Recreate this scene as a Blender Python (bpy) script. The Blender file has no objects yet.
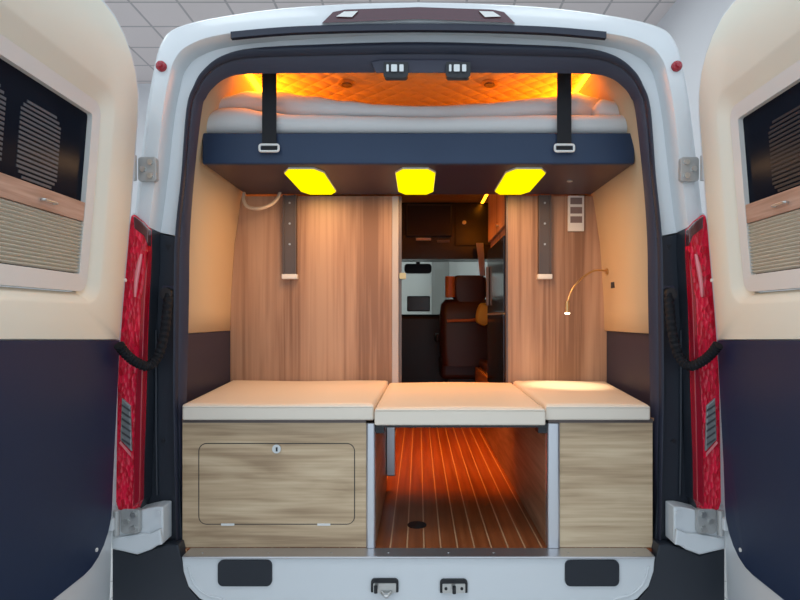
import bpy, bmesh, math, random
from mathutils import Vector, Matrix
random.seed(4)
SC = bpy.context.scene
COL = SC.collection
PI = math.pi
# ------------------------------------------------------------------ camera model: eye at (0, 0, EYE), looking along +Y, metres
F, PX, PY, EYE = 577.0, 418.5, 318.0, 1.46
def W(px, py, Y):
    return Vector(((px - PX) / F * Y, Y, EYE - (py - PY) / F * Y))
def XZ(px, py, Y):
    v = W(px, py, Y); return (v.x, v.z)

# ------------------------------------------------------------------ materials
def new_mat(name):
    m = bpy.data.materials.new(name); m.use_nodes = True
    return m, m.node_tree.nodes, m.node_tree.links, m.node_tree.nodes['Principled BSDF']
def mat(name, col, rough=.5, metal=0., coat=0., spec=.5, bump=0., bscale=200., emit=None, estr=0., trans=0.):
    m, n, l, b = new_mat(name)
    b.inputs['Base Color'].default_value = (*col, 1)
    b.inputs['Roughness'].default_value = rough
    b.inputs['Metallic'].default_value = metal
    b.inputs['Coat Weight'].default_value = coat
    b.inputs['Coat Roughness'].default_value = .05
    b.inputs['Specular IOR Level'].default_value = spec
    b.inputs['Transmission Weight'].default_value = trans
    if emit:
        b.inputs['Emission Color'].default_value = (*emit, 1)
        b.inputs['Emission Strength'].default_value = estr
    if bump:
        tc = n.new('ShaderNodeTexCoord'); nz = n.new('ShaderNodeTexNoise'); bp = n.new('ShaderNodeBump')
        nz.inputs['Scale'].default_value = bscale; nz.inputs['Detail'].default_value = 3
        bp.inputs['Strength'].default_value = bump; bp.inputs['Distance'].default_value = .004
        l.new(tc.outputs['Object'], nz.inputs['Vector']); l.new(nz.outputs['Fac'], bp.inputs['Height']); l.new(bp.outputs['Normal'], b.inputs['Normal'])
    return m
def wood(name, cols, broad, fine, rough=.45, seed=0., coat=0.):
    """cols: dark, mid, light; broad / fine: mapping scales of the grain along x, y, z"""
    m, n, l, b = new_mat(name)
    tc = n.new('ShaderNodeTexCoord')
    def noise(scale, detail, dist):
        mp = n.new('ShaderNodeMapping'); mp.inputs['Scale'].default_value = scale; mp.inputs['Location'].default_value = (seed, seed * .7, seed * 1.3)
        nz = n.new('ShaderNodeTexNoise'); nz.inputs['Scale'].default_value = 1; nz.inputs['Detail'].default_value = detail; nz.inputs['Distortion'].default_value = dist
        l.new(tc.outputs['Object'], mp.inputs['Vector']); l.new(mp.outputs['Vector'], nz.inputs['Vector']); return nz
    a, c = noise(broad, 3, .9), noise(fine, 5, .3)
    mx = n.new('ShaderNodeMix'); mx.data_type = 'FLOAT'; mx.inputs[0].default_value = .38
    l.new(a.outputs['Fac'], mx.inputs[2]); l.new(c.outputs['Fac'], mx.inputs[3])
    r = n.new('ShaderNodeValToRGB'); e = r.color_ramp.elements
    e[0].position, e[0].color = .38, (*cols[0], 1); e[1].position, e[1].color = .62, (*cols[2], 1)
    k = e.new(.5); k.color = (*cols[1], 1)
    l.new(mx.outputs[0], r.inputs['Fac']); l.new(r.outputs['Color'], b.inputs['Base Color'])
    b.inputs['Roughness'].default_value = rough; b.inputs['Coat Weight'].default_value = coat
    return m
def emitter(name, col, s):
    m = bpy.data.materials.new(name); m.use_nodes = True; n = m.node_tree.nodes; n.clear()
    e = n.new('ShaderNodeEmission'); o = n.new('ShaderNodeOutputMaterial')
    e.inputs['Color'].default_value = (*col, 1); e.inputs['Strength'].default_value = s
    m.node_tree.links.new(e.outputs[0], o.inputs[0]); return m
def glass(name, tint, gloss):
    m = bpy.data.materials.new(name); m.use_nodes = True; n = m.node_tree.nodes; l = m.node_tree.links; n.clear()
    t = n.new('ShaderNodeBsdfTransparent'); t.inputs[0].default_value = (*tint, 1)
    g = n.new('ShaderNodeBsdfGlossy'); g.inputs['Roughness'].default_value = .02
    fr = n.new('ShaderNodeFresnel'); fr.inputs['IOR'].default_value = gloss
    mx = n.new('ShaderNodeMixShader'); o = n.new('ShaderNodeOutputMaterial')
    l.new(fr.outputs[0], mx.inputs[0]); l.new(t.outputs[0], mx.inputs[1]); l.new(g.outputs[0], mx.inputs[2]); l.new(mx.outputs[0], o.inputs[0])
    return m
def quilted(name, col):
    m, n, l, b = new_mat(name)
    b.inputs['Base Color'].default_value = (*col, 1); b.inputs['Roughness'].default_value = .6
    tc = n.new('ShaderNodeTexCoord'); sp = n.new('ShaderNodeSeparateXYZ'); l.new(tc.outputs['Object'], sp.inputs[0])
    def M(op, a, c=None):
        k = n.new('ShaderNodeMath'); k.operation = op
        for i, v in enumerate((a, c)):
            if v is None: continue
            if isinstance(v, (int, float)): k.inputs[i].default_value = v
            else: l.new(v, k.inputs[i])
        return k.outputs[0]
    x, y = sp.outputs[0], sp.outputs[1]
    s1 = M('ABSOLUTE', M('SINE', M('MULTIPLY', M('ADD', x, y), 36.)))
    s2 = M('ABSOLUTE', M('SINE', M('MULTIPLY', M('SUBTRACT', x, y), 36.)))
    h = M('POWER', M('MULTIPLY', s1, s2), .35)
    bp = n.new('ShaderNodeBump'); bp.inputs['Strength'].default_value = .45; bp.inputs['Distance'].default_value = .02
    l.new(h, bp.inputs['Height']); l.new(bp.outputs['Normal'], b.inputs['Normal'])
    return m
def striped_floor(name):
    m, n, l, b = new_mat(name)
    tc = n.new('ShaderNodeTexCoord'); sp = n.new('ShaderNodeSeparateXYZ'); l.new(tc.outputs['Object'], sp.inputs[0])
    def M(op, a, c):
        k = n.new('ShaderNodeMath'); k.operation = op
        for i, v in enumerate((a, c)):
            if isinstance(v, (int, float)): k.inputs[i].default_value = v
            else: l.new(v, k.inputs[i])
        return k.outputs[0]
    fr = M('FRACT', M('ADD', M('MULTIPLY', sp.outputs[0], 1 / .0575), 20.72), 0)
    line = M('LESS_THAN', fr, .085)
    mp = n.new('ShaderNodeMapping'); mp.inputs['Scale'].default_value = (40, 1.5, 1); nz = n.new('ShaderNodeTexNoise'); nz.inputs['Scale'].default_value = 1; nz.inputs['Detail'].default_value = 4
    l.new(tc.outputs['Object'], mp.inputs[0]); l.new(mp.outputs[0], nz.inputs['Vector'])
    r = n.new('ShaderNodeValToRGB'); r.color_ramp.elements[0].color = (.24, .06, .018, 1); r.color_ramp.elements[0].position = .3; r.color_ramp.elements[1].color = (.40, .115, .036, 1); r.color_ramp.elements[1].position = .7
    l.new(nz.outputs['Fac'], r.inputs['Fac'])
    mx = n.new('ShaderNodeMix'); mx.data_type = 'RGBA'; l.new(line, mx.inputs[0]); l.new(r.outputs[0], mx.inputs[6]); mx.inputs[7].default_value = (.68, .40, .22, 1)
    l.new(mx.outputs[2], b.inputs['Base Color']); b.inputs['Roughness'].default_value = .3
    return m
def tiled(name, c1, mortar, size, msize, rough=.8):
    m, n, l, b = new_mat(name)
    tc = n.new('ShaderNodeTexCoord'); br = n.new('ShaderNodeTexBrick'); br.offset = 0
    br.inputs['Color1'].default_value = (*c1, 1); br.inputs['Color2'].default_value = (*[v * .96 for v in c1], 1); br.inputs['Mortar'].default_value = (*mortar, 1)
    br.inputs['Scale'].default_value = 1; br.inputs['Brick Width'].default_value = size; br.inputs['Row Height'].default_value = size; br.inputs['Mortar Size'].default_value = msize
    l.new(tc.outputs['Object'], br.inputs['Vector']); l.new(br.outputs['Color'], b.inputs['Base Color']); b.inputs['Roughness'].default_value = rough
    return m

WHITE = mat('white paint', (.69, .715, .73), .3, coat=.3)
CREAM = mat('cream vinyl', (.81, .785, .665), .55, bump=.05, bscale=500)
CREAMW = mat('orange-lit wall vinyl', (.60, .42, .25), .55, bump=.05, bscale=500)  # the door cream with orange interior light put into the colour
FRAMEW = mat('window frame plastic', (.72, .70, .66), .4)
NAVY = mat('navy vinyl', (.0065, .0195, .062), .5, bump=.05, bscale=500)
NAVYW = mat('dark navy wall vinyl', (.024, .022, .048), .55)
BEDNAVY = mat('navy bed panel', (.012, .032, .078), .5)
BEDUNDER = mat('dark bed underside', (.030, .020, .040), .4)
RUBBER = mat('rubber seal', (.014, .018, .036), .5)
JAMB = mat('black plastic', (.017, .022, .032), .42)
SURROUND = mat('dark surround trim', (.030, .030, .052), .45)
BLACK = mat('black', (.010, .011, .014), .4)
PAD = mat('black rubber pad', (.012, .016, .024), .55)
ALU = mat('brushed aluminium', (.62, .62, .64), .33, metal=.85)
ALUD = mat('grey aluminium rail', (.15, .12, .11), .45, metal=.7)
STEEL = mat('zinc steel', (.62, .62, .60), .3, metal=.9)
STEELD = mat('dull zinc steel', (.47, .47, .46), .4, metal=.45)
PROFILE = mat('pale profile', (.47, .43, .42), .4)
WPLAST = mat('white plastic', (.78, .77, .74), .4)
RED = mat('red lens', (.72, .004, .030), .15, coat=.4, emit=(.8, .0, .02), estr=.0)
REDD = mat('dark red lens', (.34, .004, .018), .15, coat=.4)
PINK = mat('pale red light guide', (.80, .22, .24), .15, coat=1.)
CLEAR = mat('clear lens', (.20, .21, .21), .15, coat=1.)
def facets(name, lo, hi):
    m, n, l, b = new_mat(name)
    tc = n.new('ShaderNodeTexCoord'); mp = n.new('ShaderNodeMapping'); mp.inputs['Scale'].default_value = (90, 60, 40)
    v = n.new('ShaderNodeTexVoronoi'); v.inputs['Scale'].default_value = 1
    r = n.new('ShaderNodeValToRGB'); r.color_ramp.elements[0].color = (*lo, 1); r.color_ramp.elements[1].color = (*hi, 1)
    r.color_ramp.elements[0].position = .25; r.color_ramp.elements[1].position = .75
    bp = n.new('ShaderNodeBump'); bp.inputs['Strength'].default_value = .5; bp.inputs['Distance'].default_value = .01
    l.new(tc.outputs['Object'], mp.inputs[0]); l.new(mp.outputs[0], v.inputs['Vector']); l.new(v.outputs['Color'], r.inputs['Fac']); l.new(r.outputs[0], b.inputs['Base Color'])
    l.new(v.outputs['Distance'], bp.inputs['Height']); l.new(bp.outputs[0], b.inputs['Normal'])
    b.inputs['Roughness'].default_value = .2; b.inputs['Coat Weight'].default_value = .15
    return m
REDF = facets('faceted red lens', (.52, .002, .018), (.80, .007, .045))
MAROON = mat('dark maroon lens', (.075, .016, .024), .2, coat=1.)
WOODV = wood('pale wood vertical grain', ((.25, .128, .072), (.42, .24, .148), (.52, .32, .205)), (5.5, 5.5, .5), (60, 60, 1.4))
WOODV2 = wood('pale wood vertical grain right', ((.25, .128, .072), (.42, .24, .148), (.52, .32, .205)), (5.5, 5.5, .5), (60, 60, 1.4), seed=4.3)
WOODH = wood('pale wood horizontal grain', ((.37, .245, .14), (.56, .40, .245), (.71, .545, .355)), (1.5, 1.5, 10.), (3., 3., 80.), seed=1.7)
WOODH2 = wood('pale wood horizontal grain right', ((.37, .245, .14), (.56, .40, .245), (.71, .545, .355)), (1.5, 1.5, 10.), (3., 3., 80.), seed=7.9)
WOODB = wood('pinkish wood bar', ((.36, .22, .16), (.46, .29, .22), (.55, .37, .29)), (3, 3, 30), (6, 6, 160), seed=2.)
WOODI = wood('brown inner wood', ((.24, .12, .06), (.33, .17, .09), (.42, .23, .13)), (2, 2, 14), (4, 4, 90), seed=3.)
FLOORW = striped_floor('brown planks with pale joints')
CUSH = mat('warm-lit cushion vinyl', (.80, .66, .52), .42, bump=.06, bscale=300)  # cushion cream with the warm lamp light put into the colour
CUSHE = mat('showroom-lit cushion edge', (.82, .72, .60), .45, bump=.06, bscale=300)  # same vinyl, showroom light on the front put into a paler colour
BEDDING = mat('off-white bedding', (.72, .70, .68), .9, bump=.15, bscale=60)
BEDDING2 = mat('pale grey bedding', (.74, .71, .70), .9, bump=.2, bscale=45)
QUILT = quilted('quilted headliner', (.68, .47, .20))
YEL = emitter('yellow light panel', (1., .80, .0), 1.3)
AMBER = emitter('amber light strip', (1., .28, .006), 13.)
BULB = emitter('warm bulb', (1., .82, .55), 14.)
BRASS = mat('brass', (.62, .42, .20), .3, metal=.9)
VENT = mat('brownish grey grille', (.21, .155, .15), .6)
VENT2 = mat('dark grey rib', (.05, .05, .055), .4)
CONDUIT = mat('matt black plastic', (.010, .011, .014), .75, spec=.2)
STRAP = mat('black webbing', (.012, .012, .015), .8)
PANE = mat('dark tinted acrylic', (.008, .011, .019), .2, spec=.02)
SCREEN = mat('dark grey pane reflection', (.085, .10, .12), .5)  # tone of the stripes that stand in for pane reflections
PANE_REFL2 = mat('darker grey pane reflection', (.013, .018, .025), .5)  # fainter painted reflections for the right door
BLIND = mat('cream pleated fabric', (.62, .585, .49), .8)
FRIDGE = mat('black gloss fridge', (.010, .014, .026), .12, spec=.7)
DKBROWN = mat('dark brown laminate', (.006, .005, .006), .25)
TVM = mat('black screen', (.014, .015, .026), .18)
LEATHER = mat('dark brown leather', (.045, .018, .015), .42, bump=.1, bscale=120)
TAN = mat('orange tan leather', (.52, .20, .05), .45)  # tan leather; also stands in for lamp light on the seat shoulder
CURT = mat('pale curtain', (.75, .66, .62), .9)
LIME = mat('yellow green fabric', (.62, .55, .12), .8)
GLASS = glass('clear windscreen', (.78, .80, .75), 1.25)
MIRROR = mat('mirror back', (.012, .012, .014), .4)
CABLEM = mat('beige cable', (.62, .50, .38), .6)
CEILT = tiled('grey ceiling tiles', (.92, .82, .80), (.58, .52, .52), .6, .016)
WALLP = mat('white wall paint', (.80, .80, .82), .7)
FLOORT = tiled('light floor tiles', (.55, .55, .54), (.35, .35, .35), .8, .006, .25)

# ------------------------------------------------------------------ mesh helpers
def obj(name, bm, m, parent=None, smooth=None, bevel=0., seg=2, label=None):
    bmesh.ops.recalc_face_normals(bm, faces=bm.faces)
    me = bpy.data.meshes.new(name); bm.to_mesh(me); bm.free()
    for x in (m if isinstance(m, (list, tuple)) else [m]): me.materials.append(x)
    o = bpy.data.objects.new(name, me); COL.objects.link(o)
    if smooth is not None:
        me.polygons.foreach_set('use_smooth', [True] * len(me.polygons))
        me.set_sharp_from_angle(angle=math.radians(smooth))
    if bevel:
        md = o.modifiers.new('bevel', 'BEVEL'); md.width = bevel; md.segments = seg; md.limit_method = 'ANGLE'; md.angle_limit = math.radians(35)
    if parent is not None:
        o.parent = parent
        off = parent.location if parent.type == 'EMPTY' else Vector((0, 0, 0))
        o.matrix_parent_inverse = Matrix.Translation(-off)
    if label: o['label'] = label
    return o
def thing(name, label, cat, loc, group=None):
    o = bpy.data.objects.new(name, None); COL.objects.link(o); o.location = loc; o.empty_display_size = .1
    o['label'] = label; o['category'] = cat
    if group: o['group'] = group
    return o
def tag(o, label, cat, group=None):
    o['label'] = label; o['category'] = cat
    if group: o['group'] = group
    return o
def struct(o):
    o['kind'] = 'structure'; return o
def B(x0, x1, y0, y1, z0, z1, bm=None):
    bm = bm or bmesh.new()
    v = [bm.verts.new(p) for p in ((x0,y0,z0),(x1,y0,z0),(x1,y1,z0),(x0,y1,z0),(x0,y0,z1),(x1,y0,z1),(x1,y1,z1),(x0,y1,z1))]
    for f in ((0,1,2,3),(4,5,6,7),(0,1,5,4),(1,2,6,5),(2,3,7,6),(3,0,4,7)): bm.faces.new([v[i] for i in f])
    return bm
def prism(front, back):
    """closed solid between two polygons (lists of 3-D points of one length)"""
    bm = bmesh.new(); a = [bm.verts.new(p) for p in front]; b = [bm.verts.new(p) for p in back]; n = len(a)
    bm.faces.new(a); bm.faces.new(b)
    for i in range(n): bm.faces.new((a[i], a[(i+1) % n], b[(i+1) % n], b[i]))
    return bm
def slab_xz(poly, y0, y1):
    return prism([(x, y0, z) for x, z in poly], [(x, y1, z) for x, z in poly])
def slab_xy(poly, z0, z1):
    return prism([(x, y, z0) for x, y in poly], [(x, y, z1) for x, y in poly])
def loft(rows, closed=False, bm=None):
    """quad strips between equally long rows of points; closed: each row is a loop"""
    bm = bm or bmesh.new(); vs = [[bm.verts.new(p) for p in r] for r in rows]
    for a, b in zip(vs, vs[1:]):
        n = len(a)
        for i in range(n if closed else n - 1):
            j = (i + 1) % n
            bm.faces.new((a[i], a[j], b[j], b[i]))
    return bm, vs
def solid_rows(rows):
    """rows of loops plus end caps"""
    bm, vs = loft(rows, True); bm.faces.new(vs[0]); bm.faces.new(vs[-1]); return bm
def rrect(x0, x1, z0, z1, r, n=6):
    rs = r if isinstance(r, (list, tuple)) else (r,) * 4      # corner order: (x0,z0) (x1,z0) (x1,z1) (x0,z1)
    out = []
    for (cx, cz, a0), q in zip(((x0, z0, PI), (x1, z0, 1.5*PI), (x1, z1, 0), (x0, z1, .5*PI)), rs):
        sx, sz = (1 if cx == x0 else -1), (1 if cz == z0 else -1)
        for k in range(n + 1):
            a = a0 + .5*PI*k/n
            out.append((cx + sx*q + q*math.cos(a), cz + sz*q + q*math.sin(a)))
    return out
def rbox_xz(x0, x1, z0, z1, r, y0, y1): return slab_xz(rrect(x0, x1, z0, z1, r), y0, y1)
def spline(pts, k=6):
    pts = [Vector(p) for p in pts]; out = []
    for i in range(len(pts) - 1):
        p0, p1, p2, p3 = pts[max(i-1, 0)], pts[i], pts[i+1], pts[min(i+2, len(pts)-1)]
        for j in range(k):
            t = j / k
            out.append(.5*((2*p1) + (p2-p0)*t + (2*p0-5*p1+4*p2-p3)*t*t + (3*p1-p0-3*p2+p3)*t**3))
    out.append(pts[-1]); return out
def tube(pts, r, n=10, rf=None, bm=None, caps=True):
    pts = [Vector(p) for p in pts]; rows = []; up = Vector((0, 0, 1)); prev = None
    for i, p in enumerate(pts):
        d = (pts[min(i+1, len(pts)-1)] - pts[max(i-1, 0)]).normalized()
        if prev is None:
            a = d.cross(up)
            if a.length < .1: a = d.cross(Vector((1, 0, 0)))
            a.normalize()
        else: a = (prev - d * prev.dot(d)).normalized()
        prev = a; b = d.cross(a); q = rf(i) if rf else r
        rows.append([p + a*q*math.cos(2*PI*k/n) + b*q*math.sin(2*PI*k/n) for k in range(n)])
    bm, vs = loft(rows, True, bm)
    if caps: bm.faces.new(vs[0]); bm.faces.new(vs[-1])
    return bm
def disc(c, axis, r, h, n=20, r2=None):
    """a short cylinder or frustum from c along axis"""
    c, axis = Vector(c), Vector(axis).normalized()
    return tube([c, c + axis*h], r, n, (lambda i: (r, r if r2 is None else r2)[i]))
def mirror(pts): return [(-x, *rest) for x, *rest in pts]
def both(fn):
    for s in (-1, 1): fn(s)
def grid_bm(rows): bm, _ = loft(rows); return bm

# ================================================================== THE SHOWROOM
o = struct(obj('floor', B(-6.2, 3.3, -3.5, 9.8, -.1, 0), FLOORT))
o = struct(obj('ceiling', B(-6.2, 3.3, -1.2, 9.8, 5.4, 5.5), CEILT))
o = struct(obj('wall_back', B(-6.2, 3.3, 9.7, 9.85, 0, 5.4), WALLP))
o = struct(obj('wall_right', B(3.2, 3.35, -1.2, 9.7, 0, 5.4), WALLP))
o = struct(obj('wall_left', B(-6.35, -6.2, -1.2, 9.7, 0, 5.4), WALLP))

struct(obj('trim_1', B(.22, .50, 9.35, 9.7, 0, 5.4), mat('grey column paint', (.30, .30, .30), .7)))
# ================================================================== THE CAMPER VAN
van = thing('camper_van', 'white high-roof camper van with both rear doors swung wide open', 'van', (0, 4.2, 0))
YR = 1.90                                                         # plane of the rear corners
def outline(px, Y, k=5):
    """mirror-symmetric open outline over the top from left-half pixel points (bottom to top centre) at one depth"""
    p = [(*XZ(x, y, Y), 0) for x, y in px[:-1]] + [(0, XZ(PX, px[-1][1], Y)[1], 0)]
    full = [Vector(v) for v in p] + [Vector((-v[0], v[1], 0)) for v in reversed(p[:-1])]
    return [(v.x, v.y) for v in spline(full, k)]
O1 = [(134,215),(141,160),(146,110),(153,66),(159,43),(173,27),(220,15),(300,5),(417,1)]
O2 = [(150,228),(158,165),(164,112),(170,79),(176,60),(190,46),(225,35),(310,27),(417,23)]
O3 = [(177,236),(183,180),(188,112),(196,87),(205,72),(223,58),(255,50),(330,46),(417,44)]
def at(ps, y, grow=0.):
    return [(x * (1 + grow), y, z + grow * .6) for x, z in ps]
o1, o2, o3 = outline(O1, YR), outline(O2, YR), outline(O3, 1.97)
bm, _ = loft([at(o1, 2.10), at(o1, 1.925), at([(x*.995, z-.004) for x, z in o1], 1.905), at([(x*.985, z-.010) for x, z in o1], YR), at([(x*1.006, z+.004) for x, z in o2], YR+.002), at(o2, 1.912), at([(x*.992, z-.006) for x, z in o2], 1.965), at(o3, 1.972), at(o3, 2.02)])
rear = obj('rear_frame', bm, WHITE, van, smooth=50, label='white pressed steel frame around the upper rear opening')
# outer shell of sides and roof
half = [(-1.0,.32),(-1.015,.86),(-1.0,1.2),(-.972,1.55),(-.945,1.8),(-.905,2.145),(-.879,2.3),(-.855,2.385),(-.808,2.43),(-.654,2.466),(-.39,2.498),(0,2.512)]
full = [Vector((x, z, 0)) for x, z in half] + [Vector((-x, z, 0)) for x, z in reversed(half[:-1])]
sh = [(v.x, v.y) for v in spline(full, 4)]
def front(ps, y, f): return [(x*f, y, z if z < 2.0 else 2.0 + (z-2.0)*max(0, (f-.8)*5)) for x, z in ps]
bm, _ = loft([at(sh, 1.96), at(sh, 5.2), front(sh, 5.7, .97), front(sh, 6.1, .9)])
shell = obj('body_shell', bm, WHITE, van, smooth=40)
md = shell.modifiers.new('thick', 'SOLIDIFY'); md.thickness = .02; md.offset = 1
obj('front_wall', B(-.9, .9, 6.06, 6.16, .32, 1.27), WHITE, van, bevel=.02)
obj('bonnet', prism([(-.9,6.16,.32),(.9,6.16,.32),(.9,6.16,1.25),(-.9,6.16,1.25)], [(-.8,7.1,.38),(.8,7.1,.38),(.78,7.0,.98),(-.78,7.0,.98)]), WHITE, van, bevel=.06, seg=3)
obj('windscreen_header', B(-.9, .9, 5.98, 6.12, 2.06, 2.10), BLACK, van)
obj('windscreen', prism([(-.86,6.13,1.28),(.86,6.13,1.28),(.84,6.05,2.06),(-.84,6.05,2.06)], [(-.86,6.136,1.28),(.86,6.136,1.28),(.84,6.056,2.06),(-.84,6.056,2.06)]), GLASS, van)
for x0, x1, n in ((-.9, -.80, 'windscreen_pillar'), (.80, .9, 'windscreen_pillar')):
    obj(n, B(x0, x1, 6.0, 6.12, 1.28, 2.06), BLACK, van)
for x in (-.9, .9):
    for y in (2.75, 5.95):
        w = obj('wheel', disc((x - .11, y, .34), (1, 0, 0), .34, .22, 36), BLACK, van, smooth=30, bevel=.03)
        obj('hub', disc((x + (.1 if x > 0 else -.1), y, .34), (1 if x > 0 else -1, 0, 0), .19, .03, 24, .15), ALU, w, smooth=30)
obj('underbody', B(-.95, .95, 2.0, 6.05, .36, .60), BLACK, van)

# gasket, third brake light and roof spoiler detail on the header
g0 = [W(231, 35.5, 1.90), W(300, 30, 1.90), W(418.5, 27.5, 1.90), W(537, 30, 1.90), W(606, 35.5, 1.90)]
gs = spline(g0, 8)
obj('roof_gasket', prism([p + Vector((0, -.005, .0105)) for p in gs] + [p + Vector((0, -.005, -.0105)) for p in reversed(gs)], [p + Vector((0, .012, .0105)) for p in gs] + [p + Vector((0, .012, -.0105)) for p in reversed(gs)]), RUBBER, van, smooth=40)
bl = [(322,23),(333,12),(345,9.5),(418.5,7),(492,9.5),(504,12),(515,23),(418.5,19)]
brk = obj('high_brake_light', prism([W(x, y, 1.888) for x, y in bl], [W(x, y, 1.94) for x, y in bl]), MAROON, van, label='dark maroon third brake light strip')
for s in (-1, 1):
    pl = [(PX + s*(x - PX), y) for x, y in ((336,16.5),(344,11.5),(358,11),(352,17))]
    obj('reflector', prism([W(x, y, 1.882) for x, y in pl], [W(x, y, 1.90) for x, y in pl]), WPLAST, brk)

# rubber seal ring and the dark surround inside it
SO = [(190,590),(181,565),(178,500),(175.5,400),(175.5,300),(177,236),(183,180),(188,112),(196,87),(205,72),(223,58),(255,50),(330,46),(417,44)]
SI = [(190,586),(185,560),(185,500),(187,400),(189,300),(190,236),(195,170),(202,110),(206,98),(213,88),(227,78),(250,74),(330,73),(417,72.5)]
so, si = outline(SO, 1.97), outline(SI, 2.0)
def mixl(a, b, t): return [(p[0]*(1-t) + q[0]*t, p[1]*(1-t) + q[1]*t) for p, q in zip(a, b)]
bm, _ = loft([at(so, 1.975), at(so, 1.955), at(mixl(so, si, .12), 1.945), at(mixl(so, si, .28), 1.947), at(mixl(so, si, .42), 1.962)])
obj('door_seal', bm, RUBBER, van, smooth=60, label='dark rubber seal around the rear opening')
bm, _ = loft([at(mixl(so, si, .36), 1.968), at(mixl(so, si, .55), 1.972), at(si, 2.0), at(si, 2.05, .04)])
obj('opening_surround', bm, SURROUND, van, smooth=50)

# black jamb cladding with the holes, the bumper corners
def jamb(s):
    pl = [(146,226),(152,230),(166,235.5),(179,237),(178,300),(178,400),(180,500),(183,560),(189,588),(200,604),(214,612),(214,640),(135,640),(135,500),(138,420),(142,350)]
    f = [XZ(PX + s*(x - PX), y, 1.968) for x, y in pl]
    j = obj('jamb_cladding', slab_xz(f, 1.968, 2.0), JAMB, van)
    ridge = [W(PX + s*(x - PX), y, 1.962) for x, y in ((156,330),(156,430),(157,495))]
    obj('rib', tube(ridge, .005, 8), JAMB, j, smooth=60)
    c = W(PX + s*(168 - PX), 247, 1.967)
    obj('hole', prism([c + Vector(v) for v in ((-.010,0,.008),(.010,0,.008),(0,0,-.012))], [c + Vector(v) for v in ((-.010,.004,.008),(.010,.004,.008),(0,.004,-.012))]), BLACK, j)
    c = W(PX + s*(163 - PX), 441, 1.964)
    obj('hole', disc(c, (0, 1, 0), .007, .004, 14), BLACK, j)
    pl = [(112,549),(137,556),(151,550),(166,545),(178,545),(183,566),(190,590),(206,608),(206,680),(112,680)]
    f = [XZ(PX + s*(x - PX), y, 1.915) for x, y in pl]
    obj('bumper_corner', slab_xz(f, 1.915, 1.966), JAMB, van, bevel=.004)
    # white hinge bracket under the light
    pl = [(111,506),(138,511),(147,508.5),(155,507),(163,507),(163,544),(157,546),(151,550),(137,555),(111,549)]
    f = [XZ(PX + s*(x - PX), y, 1.895) for x, y in pl]
    br = obj('hinge_bracket', slab_xz(f, 1.895, 1.966), WHITE, van, bevel=.005, seg=2)
    pl = [(137,534),(150,534),(160,529),(162,545),(157,545.5),(151,549.5),(137,554),(112,548),(112,539)]
    f = [XZ(PX + s*(x - PX), y, 1.88) for x, y in pl]
    obj('bracket_step', slab_xz(f, 1.88, 1.895), WHITE, br, bevel=.004)
    for y in (513, 537):
        obj('bolt', disc(W(PX + s*(159 - PX), y, 1.894), (0, -1, 0), .008, .005, 12), WHITE, br)
both(jamb)

# tail lights
def tail(s):
    q = lambda pts: [(PX + s*(x - PX), y) for x, y in pts]
    out = [(133,214),(141,220),(149,229),(149,255),(146.5,300),(145,345),(143.5,400),(141.5,460),(140,502),(136,512),(119,511),(116.5,503),(117.5,430),(118.5,370),(121,300),(126,250)]
    f = [XZ(x, y, 1.885) for x, y in q(out)]; c = (sum(p[0] for p in f)/len(f), sum(p[1] for p in f)/len(f))
    ins = [(x*.93 + c[0]*.07, z*.985 + c[1]*.015) for x, z in f]
    bm = solid_rows([at(f, 1.905), at(f, 1.893), at(ins, 1.875)])
    cn = [(133,212),(141,219),(141,300),(136,430),(136,506),(104,506),(104,430),(108,350),(114,280),(122,235)]
    obj('rear_corner', slab_xz([XZ(x, y, 1.91) for x, y in q(cn)], 1.91, 1.97), WHITE, van, bevel=.003)
    t = obj('tail_light', bm, REDF, van, smooth=40, label='tall red tail light')
    obj('lamp_housing', slab_xz(f, 1.9055, 1.965), JAMB, t, label='black housing of the lens')
    cap = q([(133.5,216),(141,221.5),(148,229.5),(148,246),(144,236),(134,228)])
    obj('lamp_cap', slab_xz([XZ(x, y, 1.873) for x, y in cap], 1.872, 1.90), MAROON, t, bevel=.003)
    band = q([(148.5,250),(145,300),(143.5,345),(142,400),(140,502),(133,507),(134,440),(136,390),(139,350),(141,300)])
    obj('inner_band', slab_xz([XZ(x, y, 1.872) for x, y in band], 1.871, 1.90), REDD, t, bevel=.003, label='darker red inner band')
    gp = spline([W(x, y, 1.871) for x, y in q([(141.5,254),(139.5,263),(136.5,280),(135,297)])], 5)
    obj('light_guide', tube(gp, .006, 8, lambda i: .0025 + .005*math.sin(PI*(i+1)/(len(gp)+1))), PINK, t, smooth=60)
    rv = q([(121.5,398),(130,406),(131.5,452),(120,440)])
    lens = obj('reverse_lens', slab_xz([XZ(x, y, 1.868) for x, y in rv], 1.868, 1.89), CLEAR, t, bevel=.003, label='clear reversing lens')
    for k in range(6):
        y = 404 + k*6.8
        obj('lens_rib', prism([W(x, yy, 1.866) for x, yy in q([(121.6,y),(130.4,y+6),(130.4,y+8),(121.6,y+2)])], [W(x, yy, 1.87) for x, yy in q([(121.6,y),(130.4,y+6),(130.4,y+8),(121.6,y+2)])]), VENT2, t)
    hl = q([(120.5,441),(131,453),(131,457),(119,443)])
    obj('lens_trim', prism([W(x, y, 1.867) for x, y in hl], [W(x, y, 1.89) for x, y in hl]), PINK, t)
both(tail)

# red marker lamps on the upper corners
for s in (-1, 1):
    c = W(PX + s*(160.5 - PX) + (0 if s < 0 else 1), 66.5, 1.90)
    ml = obj('marker_lamp', disc(c + Vector((0, .01, 0)), (0, -1, 0), .019, .022, 20, .016), REDD, van, smooth=30, bevel=.005, label='small round red marker lamp')
    obj('lamp_lens', disc(c + Vector((0, -.012, 0)), (0, -1, 0), .011, .006, 16, .007), REDD, ml, smooth=40)

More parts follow.
